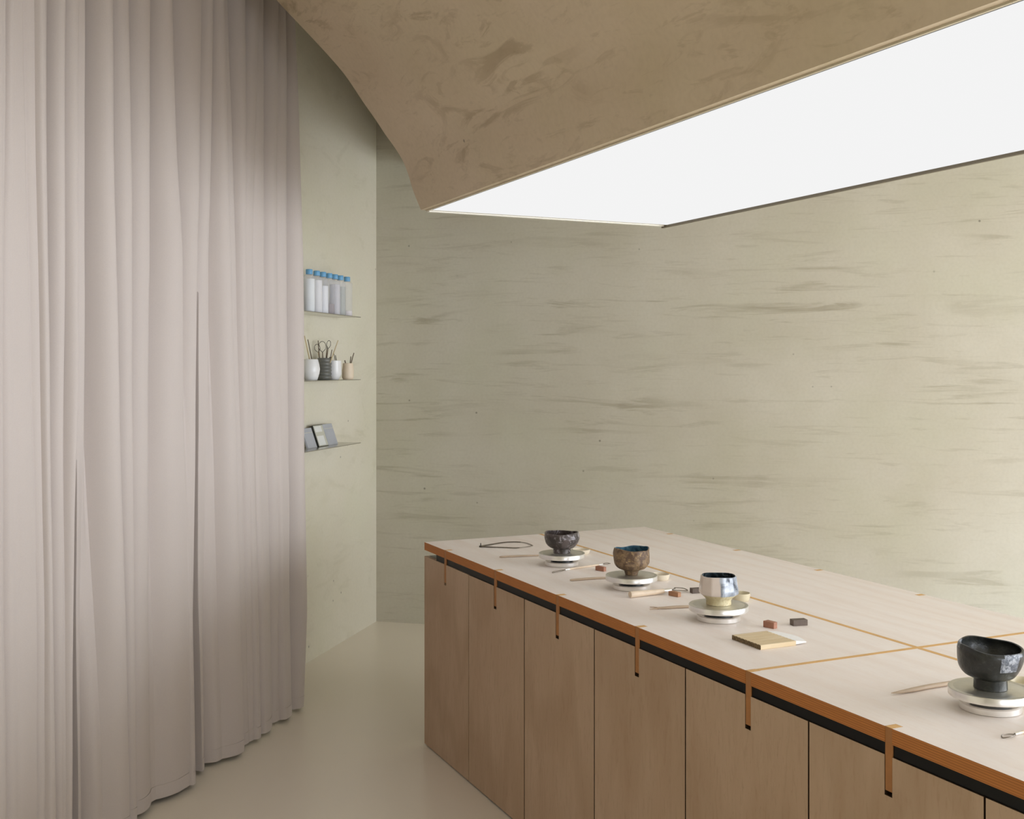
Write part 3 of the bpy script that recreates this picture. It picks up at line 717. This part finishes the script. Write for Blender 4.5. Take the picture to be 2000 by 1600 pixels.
# large ribbon tool in front of the second wheel
A, B = G(1231, 1168), G(1296, 1161); o_ = (A+B)/2; r = .0105; h = Vector((0, 0, r))
rt = thing('ribbon_tool', 'stout pale wooden-handled ribbon tool in front of the brown bowl', 'tool', o_, 0)
MB().tube(spline([A+h, A+(B-A)*.04+h, A+(B-A)*.5+h, B+h], 4), [r*.6, r*.8, r*.95, r, r, r, r*.96, r*.92, r*.9, r*.85, r*.8, r*.76, r*.72], 16).build('handle', M_HANDLE, rt, org=o_, smooth=True)
C_ = G(1310, 1159.3); MB().tube([B+h, C_+h], [r*.72, r*.62], 14).build('ferrule', M_ALU, rt, org=o_, smooth=True)
ax = C_-B; nn = Vector((-ax.y, ax.x, 0)).normalized()
tip = G(1339, 1155.5)
lp = [C_+h, (C_+tip)/2*1+nn*.018+Vector((0, 0, r*.9))-Vector((0, 0, 0)), C_+(tip-C_)*.62+nn*.026+h, tip+nn*.012+h*.8, tip-nn*.010+h*.5, C_+(tip-C_)*.5-nn*.012+h*.8, C_+h]
lp = [Vector((q.x, q.y, max(q.z if q.z > ZT else ZT+r*.9, ZT+.003))) for q in lp]
lp[1].z = ZT+r*.95
MB().tube(spline(lp, 6), .0022, 8, .6).build('wire_loop', M_TOOLMET, rt, org=o_, smooth=True)

# blocks
def block(px, L, W, h, ang, mat, label, taper=0, name='shaping_block', group='small shaping blocks'):
    p = G(*px); th = Matrix.Rotation(ang, 4, 'Z'); b = MB()
    poly = [(-L/2, -W/2), (L/2, -W/2*(1-taper)), (L/2, W/2*(1-taper)), (-L/2, W/2)]
    b.prism(poly, 0, h); o = b.build(name, mat, loc=p, bevel=.0012); o.rotation_euler = (0, 0, ang)
    meta(o, label, 'block', group); return o
block((1174, 1115), .040, .020, .016, RT*.75, M_RED, 'reddish brown wedge block lying by the slim ribbon tool', .35)
block((1318, 1164.5), .040, .018, .015, RT*.75, M_CORK, 'cork brown round-ended block beside the stout ribbon tool', .15)
block((1362, 1158), .045, .022, .016, RT+PI*.45, M_DARKWOOD, 'dark brown block half hidden behind the faceted cup')
block((1505, 1226), .036, .022, .018, RT*.8, M_RED, 'reddish brown wedge block behind the flat bamboo brush', .3)
block((1560, 1221), .045, .024, .017, .22, M_DARKWOOD, 'dark brown rectangular block nearest the inlay line')

# flat bamboo brush (hake)
c = [G(1434, 1248.5), G(1480, 1270.5), G(1548.7, 1262), G(1503.7, 1240)]
o_ = sum(c, Vector())/4; o_.z = ZT
ax = ((c[2]+c[3])/2-(c[0]+c[1])/2); L = ax.length; Wd = (c[0]-c[1]).length; ang = math.atan2(ax.y, ax.x)
bb = thing('hake_brush', 'wide flat bamboo brush with white bristles near the table edge', 'brush', o_, ang)
NB = 9; bt = .0125
for i in range(NB):
    y0 = -Wd/2+Wd*i/NB; y1 = y0+Wd/NB-.0004
    o = MB().box(-L/2, L/2, y0, y1, .0, bt, bev=.0012).build('bamboo_strip', [M_BAMBOO, M_BAMEND], bb)
    for pl in o.data.polygons:
        if abs(pl.normal.x) > .6: pl.material_index = 1
BL = .044; v = []; NP = 12; NLr = 5
for k in range(NLr):
    q = k/(NLr-1)
    for s_ in (0, 1):
        for i in range(NP+1):
            yy = -Wd/2+.002+(Wd-.004)*i/NP; bow = (1-((i/NP-.5)*2)**2)*.010*q
            zc = bt*.60*(1-.15*q)+(1 if s_ else -1)*(bt*.40*(1-.75*q))
            v.append((L/2-.0045+(BL)*q+bow-(.006*q*abs(i/NP-.5)*2), yy*(1+.03*q), max(.0004, zc)))
f = []
row = 2*(NP+1)
for k in range(NLr-1):
    for i in range(NP):
        a = k*row+i; f.append((a, a+1, a+1+row, a+row)); a = k*row+NP+1+i; f.append((a, a+row, a+1+row, a+1))
    f.append((k*row, k*row+row, k*row+row+NP+1, k*row+NP+1)); f.append((k*row+NP, k*row+2*NP+1, k*row+row+2*NP+1, k*row+row+NP))
k = NLr-1
for i in range(NP): a = k*row+i; f.append((a, a+1, a+NP+2, a+NP+1))
for i in range(NP): f.append((i, i+NP+1, i+NP+2, i+1))
MB().add(v, f).build('bristles', M_BRISTLE, bb, smooth=True)
